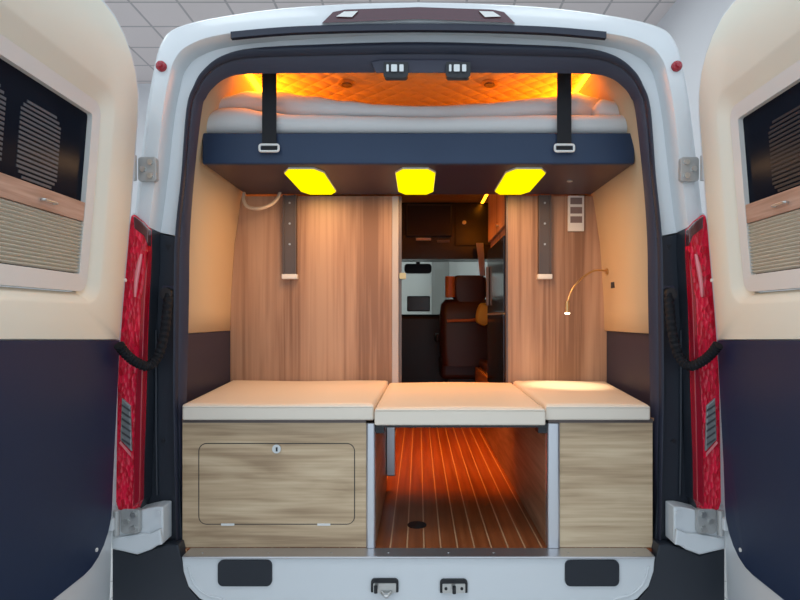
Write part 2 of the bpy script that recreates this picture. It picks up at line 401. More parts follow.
# sill panel, pads, strikers, threshold
pl = [(181.5,556),(183,572),(188,587),(199,599),(214,606),(240,609),(418.5,612)]
half_p = [XZ(x, y, 1.90) for x, y in pl]
sp = half_p + [(-x, z) for x, z in reversed(half_p[:-1])]
z0 = min(p[1] for p in sp); 
sp = [(x, z) for x, z in sp]
sill = obj('sill_panel', slab_xz(sp, 1.90, 1.99), WHITE, van, bevel=.006, seg=3, label='white sill panel below the load floor')
for s in (-1, 1):
    a, b = XZ(218, 586, 1.896), XZ(272, 560, 1.896)
    x0, x1 = sorted((s*abs(a[0]), s*abs(b[0])))
    obj('step_pad', rbox_xz(x0, x1, a[1], b[1], .018, 1.893, 1.91), PAD, sill, smooth=30, label='black rubber step pad')
    cu = spline([W(PX + s*(x - PX), y, 1.899) for x, y in ((188,566),(194,584),(207,595),(222,599),(224,606))], 5)
    obj('pressing', tube(cu, .004, 8), WHITE, sill, smooth=60)
for k, (px0, px1, py0, py1) in enumerate(((371, 398.5, 578.5, 592), (440, 467.5, 579, 592.5))):
    a, b = XZ(px0, py1, 1.895), XZ(px1, py0, 1.895)
    st = obj('door_striker', rbox_xz(a[0], b[0], a[1], b[1], (.002,.002,.012,.012), 1.892, 1.91), BLACK, sill)
    obj('striker_plate', rbox_xz(a[0]+.008, b[0]-.008, a[1]+.001, b[1]-.013, .003, 1.888, 1.90), STEEL, van, label='zinc striker plate')
    cx, zz = (a[0]+b[0])/2 + (-.028 if k == 0 else 0), a[1]
    obj('striker_pin', disc((cx, 1.872, zz+.008), (0, 0, 1), .006, .022, 12), BLACK, van)
    if k == 0: obj('striker_loop', tube(spline([(cx+.018, 1.884, zz+.004),(cx+.034,1.87,zz-.003),(cx+.05,1.884,zz+.004)], 6), .005, 8), STEEL, van, smooth=60)
    else:
        for d in (-.026, .026): obj('striker_screw', disc((cx+d, 1.889, zz+.016), (0, -1, 0), .005, .003, 12), BLACK, van)
obj('threshold_strip', B(*[XZ(x, 0, 1.895)[0] for x in (182.5, 654.5)], 1.890, 1.964, .671, .678), ALU, van, bevel=.002, label='brushed aluminium threshold strip')
for x in (-.72,-.5,-.29,-.1,.1,.25,.5,.72):
    obj('threshold_rivet', disc((x, 1.925, .678), (0, 0, 1), .004, .002, 10), STEEL, van)

# upper latch housing on the header
lp = [(371,62),(381,59.5),(456,59.5),(468,62),(466,73),(376,73)]
lh = obj('latch_plate', prism([W(x, y, 1.965) for x, y in lp], [W(x, y, 1.995) for x, y in lp]), SURROUND, van, bevel=.003)
for (x0, x1) in ((383.5, 408), (446, 470.5)):
    a, b = XZ(x0, 77.5, 1.95), XZ(x1, 62, 1.95)
    obj('latch_box', rbox_xz(a[0], b[0], a[1], b[1], (.012,.012,.003,.003), 1.95, 1.975), BLACK, lh)
    for dx, w in ((.010, .008), (.026, .020), (.054, .014)):
        obj('latch_metal', rbox_xz(a[0]+dx, a[0]+dx+w, a[1]+.018, a[1]+.042, .003, 1.944, 1.96), STEEL, lh, label='zinc latch metal')

# hinges at four corners
def hinge(s, cx, cy, Y, lower):
    c = W(PX + s*(cx - PX), cy, Y)
    h = obj('hinge', slab_xz(rrect(c.x-.030, c.x+.030, c.z-.040, c.z+.040, .010), Y, Y+.02), STEELD, van, bevel=.002, label='zinc door hinge plate')
    for dx, dz in ((-.012,.022),(-.012,-.022),(.012,0)):
        obj('bolt', disc(c + Vector((-s*dx, 0, dz)), (0, -1, 0), .0095, .008, 8), STEEL, h)
    k = c + Vector((-s*.038, -.012, 0))
    obj('knuckle', disc(k + Vector((0, 0, -.040)), (0, 0, 1), .010, .08, 14), STEELD, h, smooth=40)
    obj('arm', B(*sorted((k.x, k.x - s*.055)), Y-.035, Y-.01, c.z-.020, c.z+.020), STEELD if not lower else WHITE, h, bevel=.004)
both(lambda s: hinge(s, 147, 169, 1.885, False))
both(lambda s: hinge(s, 130, 521.5, 1.872, True))

# corrugated cable conduits from jamb to door
def conduit(s):
    pts = [W(PX + s*(x - PX), y, Y) for x, y, Y in ((169,292,1.95),(167,312,1.915),(164,335,1.90),(158,356,1.89),(148,366,1.86),(136,362,1.82),(126,354,1.79),(119,345,1.765))]
    sm = spline(pts, 8)
    cd = obj('cable_conduit', tube(sm, .016, 12, lambda i: .0165 if i % 2 == 0 else .0135), CONDUIT, van, smooth=20, label='black corrugated cable conduit')
    a = W(PX + s*(170 - PX), 294, 1.966)
    obj('socket', slab_xz(rrect(a.x-.024, a.x+.024, a.z-.034, a.z+.028, .008), 1.955, 1.975), SURROUND, cd, bevel=.003)
    obj('boot', disc((a.x, 1.96, a.z), (0, -1, 0), .023, .03, 18, .019), BLACK, cd, smooth=30)
both(conduit)

# rear doors, opened about 88 degrees
YH = 1.86
prof = [(.30,.985),(.55,.995),(.744,.990),(1.0,.982),(1.39,.962),(1.75,.931),(2.066,.906),(2.22,.895),(2.40,.888)]
def xprof(z):
    if z <= prof[0][0]: return prof[0][1]
    for (a, xa), (b, xb) in zip(prof, prof[1:]):
        if z <= b: return xa + (xb - xa)*(z - a)/(b - a)
    return prof[-1][1]
def rear_door(s):
    def P(u, z, w=0.):
        if abs(z - 1.389) < .0075: z += u*.038
        return P0(u, z, w)
    def P0(u, z, w=0.):                                             # u: from the hinge edge towards the free edge; w: into the van's axis side
        return Vector((s*(xprof(z) - w - u*.022), YH - u, z))
    def panel(poly, w0, w1):                                       # slab between two offsets that follows the door's curve
        return prism([P(u, z, w1) for u, z in poly], [P(u, z, w0) for u, z in poly])
    def dens(poly, step=.08):
        out = []
        for a, b in zip(poly, poly[1:] + poly[:1]):
            n = max(1, int(math.hypot(b[0]-a[0], b[1]-a[1]) / step))
            out += [(a[0] + (b[0]-a[0])*k/n, a[1] + (b[1]-a[1])*k/n) for k in range(n)]
        return out
    def frame(outer, inner, w0, w1, wi=None):                      # a ring; both outlines have the same point count
        wi = w1 if wi is None else wi
        rows = [[P(u, z, w0) for u, z in outer], [P(u, z, w1) for u, z in outer], [P(u, z, wi) for u, z in inner], [P(u, z, w0) for u, z in inner]]
        bm, vs = loft(rows, True)
        n = len(outer)
        for i in range(n): bm.faces.new((vs[3][i], vs[3][(i+1) % n], vs[0][(i+1) % n], vs[0][i]))
        return bm
    D = -.012 if s < 0 else -.046
    d = obj('rear_door', frame(dens_rr(0, .80, .42, 2.352, (.16,.05,.05,.24)), dens_rr(.15, .75, 1.485, 2.135, .05), -.075, 0.), WHITE, van, smooth=35,
            label='white rear door swung wide open' )
    # upper cream trim: ring with the window opening; rolled recess edge
    top = [(u, z) for u, z in dens_rr(.030, .78, 1.3895, 2.335, (.0005,.0005,.05,.225))]
    hole = dens_rr(.186+D, .735, 1.505, 2.118, .055)
    hol2 = dens_rr(.226+D, .705, 1.532, 2.072, .042)
    rows = [[P(u, z, 0) for u, z in top], [P(u, z, .010) for u, z in top], [P(u, z, .014) for u, z in dens_rr(.036, .775, 1.392, 2.329, (.0005,.0005,.05,.22))],
            [P(u, z, .014) for u, z in dens_rr(.176+D, .742, 1.497, 2.127, .06)], [P(u, z, .010) for u, z in hole], [P(u, z, -.016) for u, z in hol2], [P(u, z, -.03) for u, z in hol2]]
    bm, vs = loft(rows, True)
    obj('upper_trim', bm, CREAM, d, smooth=50, label='cream upper door lining')
    low = dens(rrect(.030, .78, .712, 1.388, (.15,.05,.0005,.0005)), .06)
    lo2 = dens(rrect(.034, .776, .716, 1.384, (.146,.05,.0005,.0005)), .06)
    n = min(len(low), len(lo2)); 
    obj('lower_trim', panel(low, 0, .014), NAVY, d, label='navy lower door lining')
    # window: frame, dark pane, stripes for its reflections, wooden blind bar, pleated blind
    fo = dens_rr(.228+D, .702, 1.535, 2.068, .035); fi = dens_rr(.258+D, .660, 1.583, 2.030, .008)
    obj('window_frame', frame(fo, fi, -.03, -.002, -.008), FRAMEW, d, smooth=40, label='cream plastic window frame')
    pane = obj('window_pane', loft([[P(u, 1.575 + (2.038-1.575)*k/24, w) for u, w in ((.250+D,-.030),(.250+D,-.022),(.670,-.022),(.670,-.030))] for k in range(25)], True)[0], PANE, d, label='dark tinted window pane')
    for (u0, u1) in ((.375+D, .53+D), (.58+D, .655)):
        for k in range(17):
            z = 1.79 + k*.0112
            q = .02 if k in (0, 16) else (.008 if k in (1, 15) else 0)
            obj('pane_reflection', panel([(u0+q, z), (u1-q, z), (u1-q, z+.0062), (u0+q, z+.0062)], -.022, -.0205), SCREEN if s < 0 else PANE_REFL2, d)  # thin grey bars stand in for striped reflections in the pane
    obj('blind_bar', panel(dens([(.259+D,1.730),(.659,1.730),(.659,1.782),(.259+D,1.782)], .05), -.020, -.009), WOODB, d, label='wood-effect blind bar')
    obj('blind_grip', tube(spline([P(.40+D,1.752,-.009), P(.402+D,1.752,.001), P(.45+D,1.752,.001), P(.452+D,1.752,-.009)], 4), .0035, 8), STEEL, d, smooth=50)
    rows = []
    npl = 15
    for k in range(npl*2 + 1):
        z = 1.586 + (1.730 - 1.586)*k/(npl*2); w = -.018 + (.009 if k % 2 else 0)
        rows.append([P(.259+D, z, w), P(.659, z, w)])
    obj('pleated_blind', grid_bm(rows), BLIND, d, label='cream pleated blind')
    for (u, z) in ((.028, .76), (.03, 1.58)):
        obj('screw', disc(P(u + (.09 if z < 1 else 0), z, .014), (-s, 0, 0), .006, .003, 10), WPLAST, d)
def dens_rr(u0, u1, z0, z1, r, n=6, m=10):
    """rounded rectangle with a fixed number of points: n per corner, m per side"""
    p = rrect(u0, u1, z0, z1, r, n); out = []
    for c in range(4):
        cor = p[c*(n+1):(c+1)*(n+1)]; nxt = p[((c+1) % 4)*(n+1)]
        out += cor
        a = cor[-1]
        out += [(a[0] + (nxt[0]-a[0])*k/m, a[1] + (nxt[1]-a[1])*k/m) for k in range(1, m)]
    return out
both(rear_door)

# cabin floor, side lining, headliner
obj('cabin_floor', B(-.88, .88, 1.955, 6.05, .64, .677), FLOORW, van, label='brown plank floor with pale joint lines')
obj('floor_drain', disc(W(417, 525.5, 2.18) * 1 , (0, 0, 1), .036, .003, 28), BLACK, van, label='round black floor cap').location.z += .677 - W(417, 525.5, 2.18).z
wl = [(.70,.875),(1.40,.875),(1.55,.872),(1.8,.855),(2.03,.822),(2.25,.765),(2.37,.715),(2.415,.66)]
def xw(z):
    for (a, xa), (b, xb) in zip(wl, wl[1:]):
        if z <= b: return xa + (xb-xa)*(z-a)/(b-a)
    return wl[-1][1]
def lining(s):
    zs = [1.402,1.5,1.6,1.7,1.8,1.9,2.0,2.1,2.2,2.28,2.34,2.39,2.415]
    rows = [[(s*xw(z), y, z) for z in zs] for y in (2.05, 2.67, 3.6, 4.9)]
    o = obj('upper_side_lining', grid_bm(rows), CREAMW, van, smooth=60, label='cream upper wall lining beside the bed')
    md = o.modifiers.new('t', 'SOLIDIFY'); md.thickness = .012; md.offset = -1 if s > 0 else 1
    obj('lower_side_lining', B(*sorted((s*.875, s*.889)), 2.05, 4.9, .70, 1.3995), NAVYW, van, label='dark navy lower wall lining')
    obj('led_strip', B(*sorted((s*.645, s*.668)), 2.13, 3.3, 2.398, 2.408), AMBER, van, label='glowing amber ceiling light strip')
    px = 346.5 if s < 0 else 490
    c = W(px, 78.5, 2.316)
    dl = obj('ceiling_spot', disc((c.x, 2.33, 2.412), (0, 0, -1), .034, .010, 24), BRASS, van, smooth=30)
    obj('spot_lens', disc((c.x, 2.33, 2.402), (0, 0, -1), .022, .003, 20), MAROON, dl)
both(lining)
obj('headliner', B(-.672, .672, 2.08, 4.9, 2.412, 2.43), QUILT, van, label='quilted ceiling lining glowing orange')
for s in (-1, 1):                                                 # the hatch joint lines on the right lining only
    if s > 0:
        for y, x0, x1 in ((304, 615, 628), (315, 615, 628)):
            p0, p1 = W(x0, y, 2.56), W(x1, y, 2.4)
            obj('joint_line', B(xw(p0.z)-.0015, xw(p0.z)+.003, 2.44, 2.57, p0.z-.0015, p0.z+.0015), SURROUND, van)
obj('windscreen_cover', B(-.9, .9, 5.75, 5.80, 2.04, 2.43), BLACK, van)

# dashboard, steering wheel, mirror: parts of the van
obj('dashboard', prism([(-.85,5.4,.75),(.85,5.4,.75),(.85,5.4,1.50),(-.85,5.4,1.50)], [(-.85,6.0,.75),(.85,6.0,.75),(.85,6.0,1.44),(-.85,6.0,1.44)]), BLACK, van, bevel=.05, seg=3)
obj('dashboard_screen', prism([W(407,311.5,5.38), W(430,311.5,5.38), W(430,296,5.38), W(407,296,5.38)], [W(407,311.5,5.42), W(430,311.5,5.42), W(430,296,5.42), W(407,296,5.42)]), DKBROWN, van, bevel=.01)
rm = obj('rear_view_mirror', rbox_xz(*[W(x, 0, 5.6).x for x in (404.5, 431.5)], W(0,273.5,5.6).z, W(0,264,5.6).z, .03, 5.58, 5.63), MIRROR, van, smooth=30)
obj('mirror_stalk', tube([W(418,266,5.63), W(418,258,5.75)], .02, 10), BLACK, rm)

# ================================================================== PARTITIONS BEHIND THE BENCH
YP = 2.68
def wall_edge(s): return [(s*(xw(z)-.001), z) for z in (1.118,1.40,1.55,1.8,1.92,2.026)]
lx = W(392, 0, YP).x
pl_ = wall_edge(-1) + [(lx, 2.026), (lx, 1.118)]
lp_ = thing('partition_panel', 'wide pale wood partition behind the long left part of the bench', 'partition', (-.5, YP, 1.118), 'wood partitions')
obj('panel', slab_xz(pl_, YP, YP+.03), WOODV, lp_)
obj('edge_profile', B(lx, W(398.5, 0, YP).x, YP-.006, YP+.03, 1.118, 2.026), PROFILE, lp_, bevel=.003, label='pale aluminium edge profile')
hx0, hx1 = W(398.5, 0, YP).x, W(401.5, 0, YP).x
hg = obj('door_hinge_strip', B(hx0, hx1, YP+.004, YP+.03, 1.118, 2.026), ALUD, lp_, label='perforated grey strip')
obj('catch', rbox_xz(W(399.5,0,YP).x, W(406,0,YP).x, W(0,279,YP).z, W(0,273,YP).z, .006, YP-.012, YP+.02), BRASS, lp_, label='small metal door catch')
rx = W(507, 0, YP).x
rp_ = thing('partition_panel', 'narrower pale wood partition right of the doorway, with a vent grille', 'partition', (.6, YP, 1.118), 'wood partitions')
obj('panel', slab_xz(wall_edge(1) + [(rx, 2.026), (rx, 1.118)], YP, YP+.03), WOODV2, rp_)
obj('edge_profile', B(rx-.004, rx+.004, YP-.003, YP+.03, 1.118, 2.026), ALUD, rp_)
def rail(root, x0, x1):
    a, b = W(x0, 277, YP-.01), W(x1, 196, YP-.01)
    r = obj('guide_rail', B(a.x, b.x, YP-.022, YP, a.z+.012, 2.026), ALUD, root, label='grey aluminium bed guide rail')
    obj('rail_lip', B(a.x, a.x+.008, YP-.03, YP-.021, a.z+.012, 2.026), ALUD, r)
    obj('rail_lip', B(b.x-.008, b.x, YP-.03, YP-.021, a.z+.012, 2.026), ALUD, r)
    obj('end_cap', B(a.x-.004, b.x+.004, YP-.032, YP, a.z-.010, a.z+.012), WPLAST, r, bevel=.002, label='pale end cap')
    for k in range(3):
        obj('screw', disc(((a.x+b.x)/2, YP-.022, 1.99 - k*.095), (0, -1, 0), .005, .002, 10), STEEL, r)
rail(lp_, 283.5, 297); rail(rp_, 538, 550.5)
a, b = W(567.5, 231.5, YP), W(583.5, 196, YP)
vg = obj('vent_grille', B(a.x, b.x, YP-.012, YP, a.z, 2.026), WPLAST, rp_, bevel=.002, label='white vent grille')
for k in range(3):
    z = 2.016 - k*.043
    obj('vent_slot', B(a.x+.010, b.x-.010, YP-.0135, YP-.005, z-.030, z), VENT, vg)

# ================================================================== DROP-DOWN BED
bed = thing('drop_down_bed', 'raised drop-down bed with navy front board and three yellow light panels underneath', 'bed', (0, 2.4, 2.03))
bx = .795
zt, zb = W(0, 133, 2.13).z, 2.031
obj('bed_base', B(-bx, bx, 2.155, 2.665, zb, zt-.01), BEDUNDER, bed, label='dark underside board')
obj('front_board', B(-bx-.003, bx+.003, 2.127, 2.154, zb-.003, zt), BEDNAVY, bed, bevel=.006, seg=3, label='navy upholstered front board')
def hexlight(cx, name, w=.077):
    y0, y1 = 2.19, 2.63
    p = [(cx-w*.62, y0), (cx+w*.62, y0), (cx+w, y0+.06), (cx+w, y1-.06), (cx+w*.62, y1), (cx-w*.62, y1), (cx-w, y1-.06), (cx-w, y0+.06)]
    q = [(cx+(x-cx)*1.03, 2.41+(y-2.41)*1.015) for x, y in p]
    l = obj(name, slab_xy(q, zb-.006, zb), WPLAST, bed)
    obj('diffuser', slab_xy(p, zb-.009, zb-.006), YEL, l, label='glowing yellow diffuser')
for cx in (-.445, -.012, .418): hexlight(cx, 'light_panel')
dl = obj('downlight', disc((W(571, 181, 2.38).x, 2.40, zb), (0, 0, -1), .012, .004, 18), STEEL, bed)
for s in (-1, 1):
    xs = W(269, 0, 2.11).x if s < 0 else W(564.5, 0, 2.11).x
    st = obj('strap', prism([(xs-.026, 2.112, W(0,149,2.11).z), (xs+.026, 2.112, W(0,149,2.11).z), (xs+.026, 2.112, 2.412), (xs-.026, 2.112, 2.412)], [(xs-.026, 2.116, W(0,149,2.11).z), (xs+.026, 2.116, W(0,149,2.11).z), (xs+.026, 2.116, 2.412), (xs-.026, 2.116, 2.412)]), STRAP, bed, label='black webbing strap')
    zc = W(0, 148, 2.11).z
    loop = [(x, 2.110, z) for x, z in rrect(xs-.035, xs+.035, zc-.012, zc+.012, .007, 4)]
    bm = tube(loop + [loop[0]], .0045, 8, caps=False)
    obj('buckle', bm, WPLAST, st, smooth=60, label='white rectangular buckle')

# bedding on it
def drape(xs, zlo, ztop, yf, yb, n=8, wob=0., seed=1):
    """a soft slab: rounded front edge, wavy top"""
    rnd = random.Random(seed); rows = []
    ph = [rnd.uniform(0, 6.28) for _ in range(6)]
    def nz(x, y): return wob*(math.sin(9*x + ph[0] + 4*y) + .6*math.sin(21*x + ph[1] - 9*y) + .4*math.sin(43*x + ph[2] + 17*y))
    for x in xs:
        lo, hi, f = zlo(x), ztop(x), yf(x); r = (hi - lo)/2; row = [(x, yb, lo)]
        for k in range(n + 1):
            a = -PI/2 - PI*k/n
            row.append((x, f + r + r*math.cos(a) + nz(x, k*.02)*.6, lo + r + r*math.sin(a) + nz(x, .1*k)*(k/n)*.8))
        for t in (.25, .5, .75, 1): row.append((x, f + r + (yb-f-r)*t, hi + nz(x, f + t)))
        rows.append(row)
    bm, vs = loft(rows, True); bm.faces.new(vs[0]); bm.faces.new(vs[-1]); return bm
def lerp(pts):
    def f(x):
        if x <= pts[0][0]: return pts[0][1]
        for (a, va), (b, vb) in zip(pts, pts[1:]):
            if x <= b:
                t = (x-a)/(b-a); t = t*t*(3-2*t); return va + (vb-va)*t
        return pts[-1][1]
    return f
def fx(lst, Y): return lerp([(W(x, 0, Y).x, W(0, y, Y).z) for x, y in lst])
xs = [-.795 + 1.59*k/70 for k in range(71)]
mz = lambda x: zt + .004
mt = tag(obj('mattress', drape(xs, mz, fx([(205,113),(222,106),(240,105.5),(265,110.5),(300,115),(420,116.5),(640,114)], 2.16), lambda x: 2.135, 2.655, wob=.0016, seed=3), BEDDING, smooth=60), 'off-white mattress lying along the raised navy bed under the duvet', 'mattress')
dtop = fx([(198,128),(204,118),(210,110),(228,97),(249,90.5),(279,92),(312,98),(348,105),(378,108),(420,108),(490,104),(544,99.5),(580,93.5),(612,88),(640,87)], 2.22)
mtop = fx([(205,113),(222,106),(240,105.5),(265,110.5),(300,115),(420,116.5),(640,114)], 2.16)
xs2 = [-.765 + 1.535*k/70 for k in range(71)]
dlo = lambda x: mtop(x) + .006
tag(obj('duvet', drape(xs2, dlo, lambda x: max(dtop(x), dlo(x) + .02), lambda x: 2.175 + .012*math.sin(7*x) + max(0, x-.60)*.85, 2.655, wob=.002, seed=8), BEDDING2, smooth=60), 'rumpled grey duvet piled on the mattress of the raised bed', 'duvet')
def pillow(c, hx, hy, hz, rot):
    bm = bmesh.new(); bmesh.ops.create_uvsphere(bm, u_segments=24, v_segments=14, radius=1)
    for v in bm.verts:
        x, y, z = v.co; e = .55
        sx = math.copysign(abs(x)**e, x); sy = math.copysign(abs(y)**e, y)
        v.co = Vector((sx*hx, sy*hy, z*hz*(1 + .06*math.sin(7*x + 3*y))))
    bmesh.ops.rotate(bm, verts=bm.verts, cent=(0, 0, 0), matrix=Matrix.Rotation(rot, 3, 'Y'))
    bmesh.ops.translate(bm, verts=bm.verts, vec=c); return bm
tag(obj('pillow', pillow((.728, 2.215, 2.252), .060, .048, .035, .2), BEDDING, smooth=70), 'small white pillow at the right end of the raised bed', 'pillow')

# loose cable under the bed
cb = spline([W(244, 193, 2.60), W(243.5, 200, 2.58), W(248, 207, 2.57), (W(259, 208.5, 2.56)), W(270, 205, 2.58), W(277, 199, 2.60), W(280, 192, 2.62)], 8)
for p in cb: p.z = min(p.z, 2.026)
tag(obj('cable', tube(cb, .008, 10), CABLEM, smooth=60), 'beige cable loop hanging below the bed in the upper left corner', 'cable')

# ================================================================== BENCH CABINETS
YF = 1.965
ztop = 1.116
zpost = 1.102
xl0, xl1, xp = W(182.5, 0, YF).x, W(366, 0, YF).x, W(375.5, 0, YF).x
bc = thing('bench_cabinet', 'wide wood bench cabinet on the left with a lockable hatch in its front', 'cabinet', ((xl0+xl1)/2, YF, .678), 'bench cabinets')
obj('front_panel', B(xl0, xl1, YF, YF+.018, .679, ztop-.012), WOODH, bc)
obj('end_panel', B(xp-.018, xp, YF+.03, 2.675, .679, zpost), WOODI, bc)
obj('back_panel', B(-.86, xp-.019, 2.655, 2.675, .679, ztop-.011), WOODI, bc)
obj('top_rail', B(xl0, xl1, YF-.004, YF+.02, ztop-.012, ztop), ALUD, bc, label='thin brown-grey top rail')
obj('top_board', B(-.86, xp-.012, YF+.02, 2.715, ztop-.010, ztop), WOODI, bc)
obj('corner_post', slab_xy(rrect(xl1, xp, YF-.008, YF+.03, .010, 5), .679, zpost), ALU, bc, smooth=40, label='aluminium corner post')
ha, hb = XZ(198.5, 524.5, YF), XZ(355, 443, YF)
hatch = obj('hatch', rbox_xz(ha[0]+.003, hb[0]-.003, ha[1]+.003, hb[1]-.003, .024, YF-.0015, YF+.005), WOODH, bc)
rr_o, rr_i = rrect(ha[0], hb[0], ha[1], hb[1], .028), rrect(ha[0]+.0028, hb[0]-.0028, ha[1]+.0028, hb[1]-.0028, .0255)
bm, vs = loft([at(rr_o, YF-.001), at(rr_i, YF-.001), at(rr_i, YF+.004), at(rr_o, YF+.004), at(rr_o, YF-.001)], True)
obj('hatch_gap', bm, BLACK, hatch)
lc = W(277, 448.5, YF)
lock = obj('lock', disc((lc.x, YF-.002, lc.z), (0, -1, 0), .015, .006, 24), STEEL, hatch, smooth=30, label='round zinc lock')
obj('key_slot', B(lc.x-.002, lc.x+.004, YF-.0095, YF-.004, lc.z-.008, lc.z+.006), BLACK, hatch)
for x in (228, 324):
    c = W(x, 524.3, YF)
    obj('hatch_hinge', B(c.x-.022, c.x+.022, YF-.005, YF, c.z-.003, c.z+.004), WPLAST, hatch)

xr0, xr1, xr2 = W(547, 0, YF).x, W(560, 0, YF).x, W(652.5, 0, YF).x
br = thing('bench_cabinet', 'small plain wood bench cabinet on the right of the open footwell', 'cabinet', ((xr1+xr2)/2, YF, .678), 'bench cabinets')
obj('front_panel', B(xr1, xr2, YF, YF+.018, .679, ztop-.012), WOODH2, br)
obj('top_rail', B(xr0+.004, xr2, YF-.004, YF+.02, ztop-.012, ztop), ALUD, br, label='thin brown-grey top rail')
obj('end_panel', B(xr0, xr0+.018, YF+.03, 4.45, .679, 1.08), WOODI, br)
obj('top_board', B(xr0+.012, .86, YF+.02, 2.715, ztop-.010, ztop), WOODI, br)
obj('corner_post', slab_xy(rrect(xr0, xr1, YF-.008, YF+.03, .010, 5), .679, zpost), ALU, br, smooth=40, label='aluminium corner post')

bb = thing('bridge_board', 'thin board bridging the open footwell between the two bench cabinets', 'board', ((xp+xr0)/2, 2.2, ztop-.02))
obj('board', B(xp+.001, xr0-.001, YF-.004, 2.675, zpost-.014, zpost), DKBROWN, bb)
for x0, x1 in ((xp+.001, xp+.03), (xr0-.03, xr0-.001)):
    obj('support_bracket', B(x0, x1, YF, YF+.05, zpost-.034, zpost-.0145), BLACK, bb)
lg0 = W(386.5, 0, 2.62).x
obj('folding_leg', B(lg0, lg0+.040, 2.60, 2.64, W(0, 475, 2.62).z, zpost-.0145), ALU, bb, bevel=.004, label='grey aluminium folding leg')

# cushions
def cushion(label, x0, x1, z0, h, yf, xb0=None, xb1=None, seed=1):
    t = thing('bench_cushion', label, 'cushion', ((x0+x1)/2, 2.25, z0), 'cream bench cushions')
    xb0 = x0 if xb0 is None else xb0; xb1 = x1 if xb1 is None else xb1
    nx, ny = 30, 24; r = .012
    def pt(u, v, top):
        y = yf + (2.672 - yf)*v
        a, b = x0 + (xb0-x0)*v, x1 + (xb1-x1)*v
        x = a + (b-a)*u
        z = z0 + h - .0018*(1 + math.sin(11*x + seed))*top
        return (x, y, z)
    us = [0, .004] + [.02 + .96*k/nx for k in range(nx+1)] + [.996, 1]
    vs_ = [0, .006] + [.02 + .96*k/ny for k in range(ny+1)] + [.996, 1]
    rows = []
    for v in vs_:
        row = []
        for u in us:
            e = min(u*(x1-x0), (1-u)*(x1-x0), v*.75, (1-v)*.75)
            d = r - math.sqrt(max(0, r*r - max(0, r-e)**2)) if e < r else 0
            x, y, z = pt(u, v, 1); row.append((x, y, z - d))
        rows.append(row)
    obj('top_cover', grid_bm(rows), CUSH, t, smooth=70, label='cream vinyl top tinted by the warm light')
    ring = [(x0, yf), (x1, yf), (xb1, 2.672), (xb0, 2.672)]
    c = Vector((sum(p[0] for p in ring)/4, sum(p[1] for p in ring)/4))
    body = slab_xy(ring, z0, z0 + h - .011)
    obj('side_band', body, CUSHE, t, bevel=.006, seg=3, label='cream side band paled by the showroom light')
    obj('piping', tube([(x0+.004, yf+.001, z0+h-.011), (x1-.004, yf+.001, z0+h-.011)], .0032, 8), CUSHE, t, smooth=60)
zc = ztop + .001
c1, c2 = W(373.5, 0, 1.92).x, W(545.8, 0, 1.915).x
cushion('cream vinyl cushion on the wide left cabinet with the hatch', W(182, 0, 1.935).x, c1, zc, .056, 1.935, -.868, c1+.01, 1)
cushion('cream vinyl cushion over the open footwell, between two other cushions', c1+.003, c2, zpost+.001, .062, 1.915, c1+.013, c2+.012, 3)
cushion('short cream vinyl cushion on the small right cabinet, lit by the reading lamp', c2+.003, W(650.5, 0, 1.935).x, zc, .055, 1.935, c2+.015, .868, 5)

# ================================================================== READING LAMP AND SWITCH ON THE RIGHT WALL
lam = thing('reading_lamp', 'thin gooseneck reading lamp with a small lit head on the right wall', 'lamp', (xw(1.6), 2.62, 1.66))
a0 = W(607, 272, 2.63)
wx = xw(a0.z)
obj('wall_mount', disc((wx, 2.60, a0.z), (-1, 0, 0), .014, .02, 18), BRASS, lam, smooth=40)
pts = [Vector((wx-.015, 2.60, a0.z+.002)), W(603, 270.5, 2.58), W(593, 271, 2.55), W(581, 279, 2.52), W(572, 290, 2.50), W(568, 301, 2.49)]
obj('gooseneck', tube(spline(pts, 8), .0042, 10), BRASS, lam, smooth=60)
hd = W(567.3, 301, 2.49)
obj('lamp_head', tube([hd, hd + Vector((0, 0, -.012)), hd + Vector((0, 0, -.04)), hd + Vector((0, 0, -.052))], .01, 16, lambda i: (.006, .009, .009, .013)[i]), BRASS, lam, smooth=50)
obj('bulb', disc(hd + Vector((0, 0, -.052)), (0, 0, -1), .012, .004, 16, .009), BULB, lam)
s0 = W(608.5, 285, 2.56)
sw = thing('wall_switch', 'small black switch on the cream wall just below the reading lamp mount', 'switch', (xw(s0.z), 2.60, s0.z))
obj('plate', B(xw(s0.z)-.010, xw(s0.z)+.004, 2.48, 2.585, s0.z-.030, s0.z+.024), BLACK, sw, bevel=.004)
obj('rocker', B(xw(s0.z)-.013, xw(s0.z)-.009, 2.52, 2.565, s0.z-.015, s0.z+.012), JAMB, sw)

# ================================================================== BEYOND THE DOORWAY
# fridge column on the right of the aisle
fx0 = .405
fr = thing('fridge', 'tall glossy black fridge standing right of the aisle beyond the doorway', 'fridge', (.62, 3.1, .678))
zf = W(0, 241, 2.95).z
zs = W(0, 314, 2.95).z
obj('body', B(fx0+.06, .86, 2.74, 3.40, .679, zf), FRIDGE, fr, bevel=.006)
obj('upper_door', B(fx0, fx0+.059, 2.75, 3.39, zs+.006, zf), FRIDGE, fr, bevel=.003)
obj('lower_door', B(fx0, fx0+.059, 2.75, 3.39, 1.09, zs-.004), FRIDGE, fr, bevel=.003)
obj('door_trim', B(fx0-.004, fx0+.050, 2.75, 3.39, zs-.003, zs+.004), BRASS, fr)
obj('handle', B(fx0-.016, fx0-.001, 3.30, 3.325, zs+.05, zf-.1), ALUD, fr, bevel=.003)
ov = thing('wall_cupboard', 'pale wood cupboard above the black fridge', 'cupboard', (.62, 3.0, zf))
obj('body', B(fx0+.02, .75, 2.74, 3.40, zf+.002, 2.24), WOODV, ov)
obj('cupboard_door', B(fx0+.004, fx0+.019, 2.75, 3.39, zf+.05, 2.23), WOODV, ov, bevel=.002)
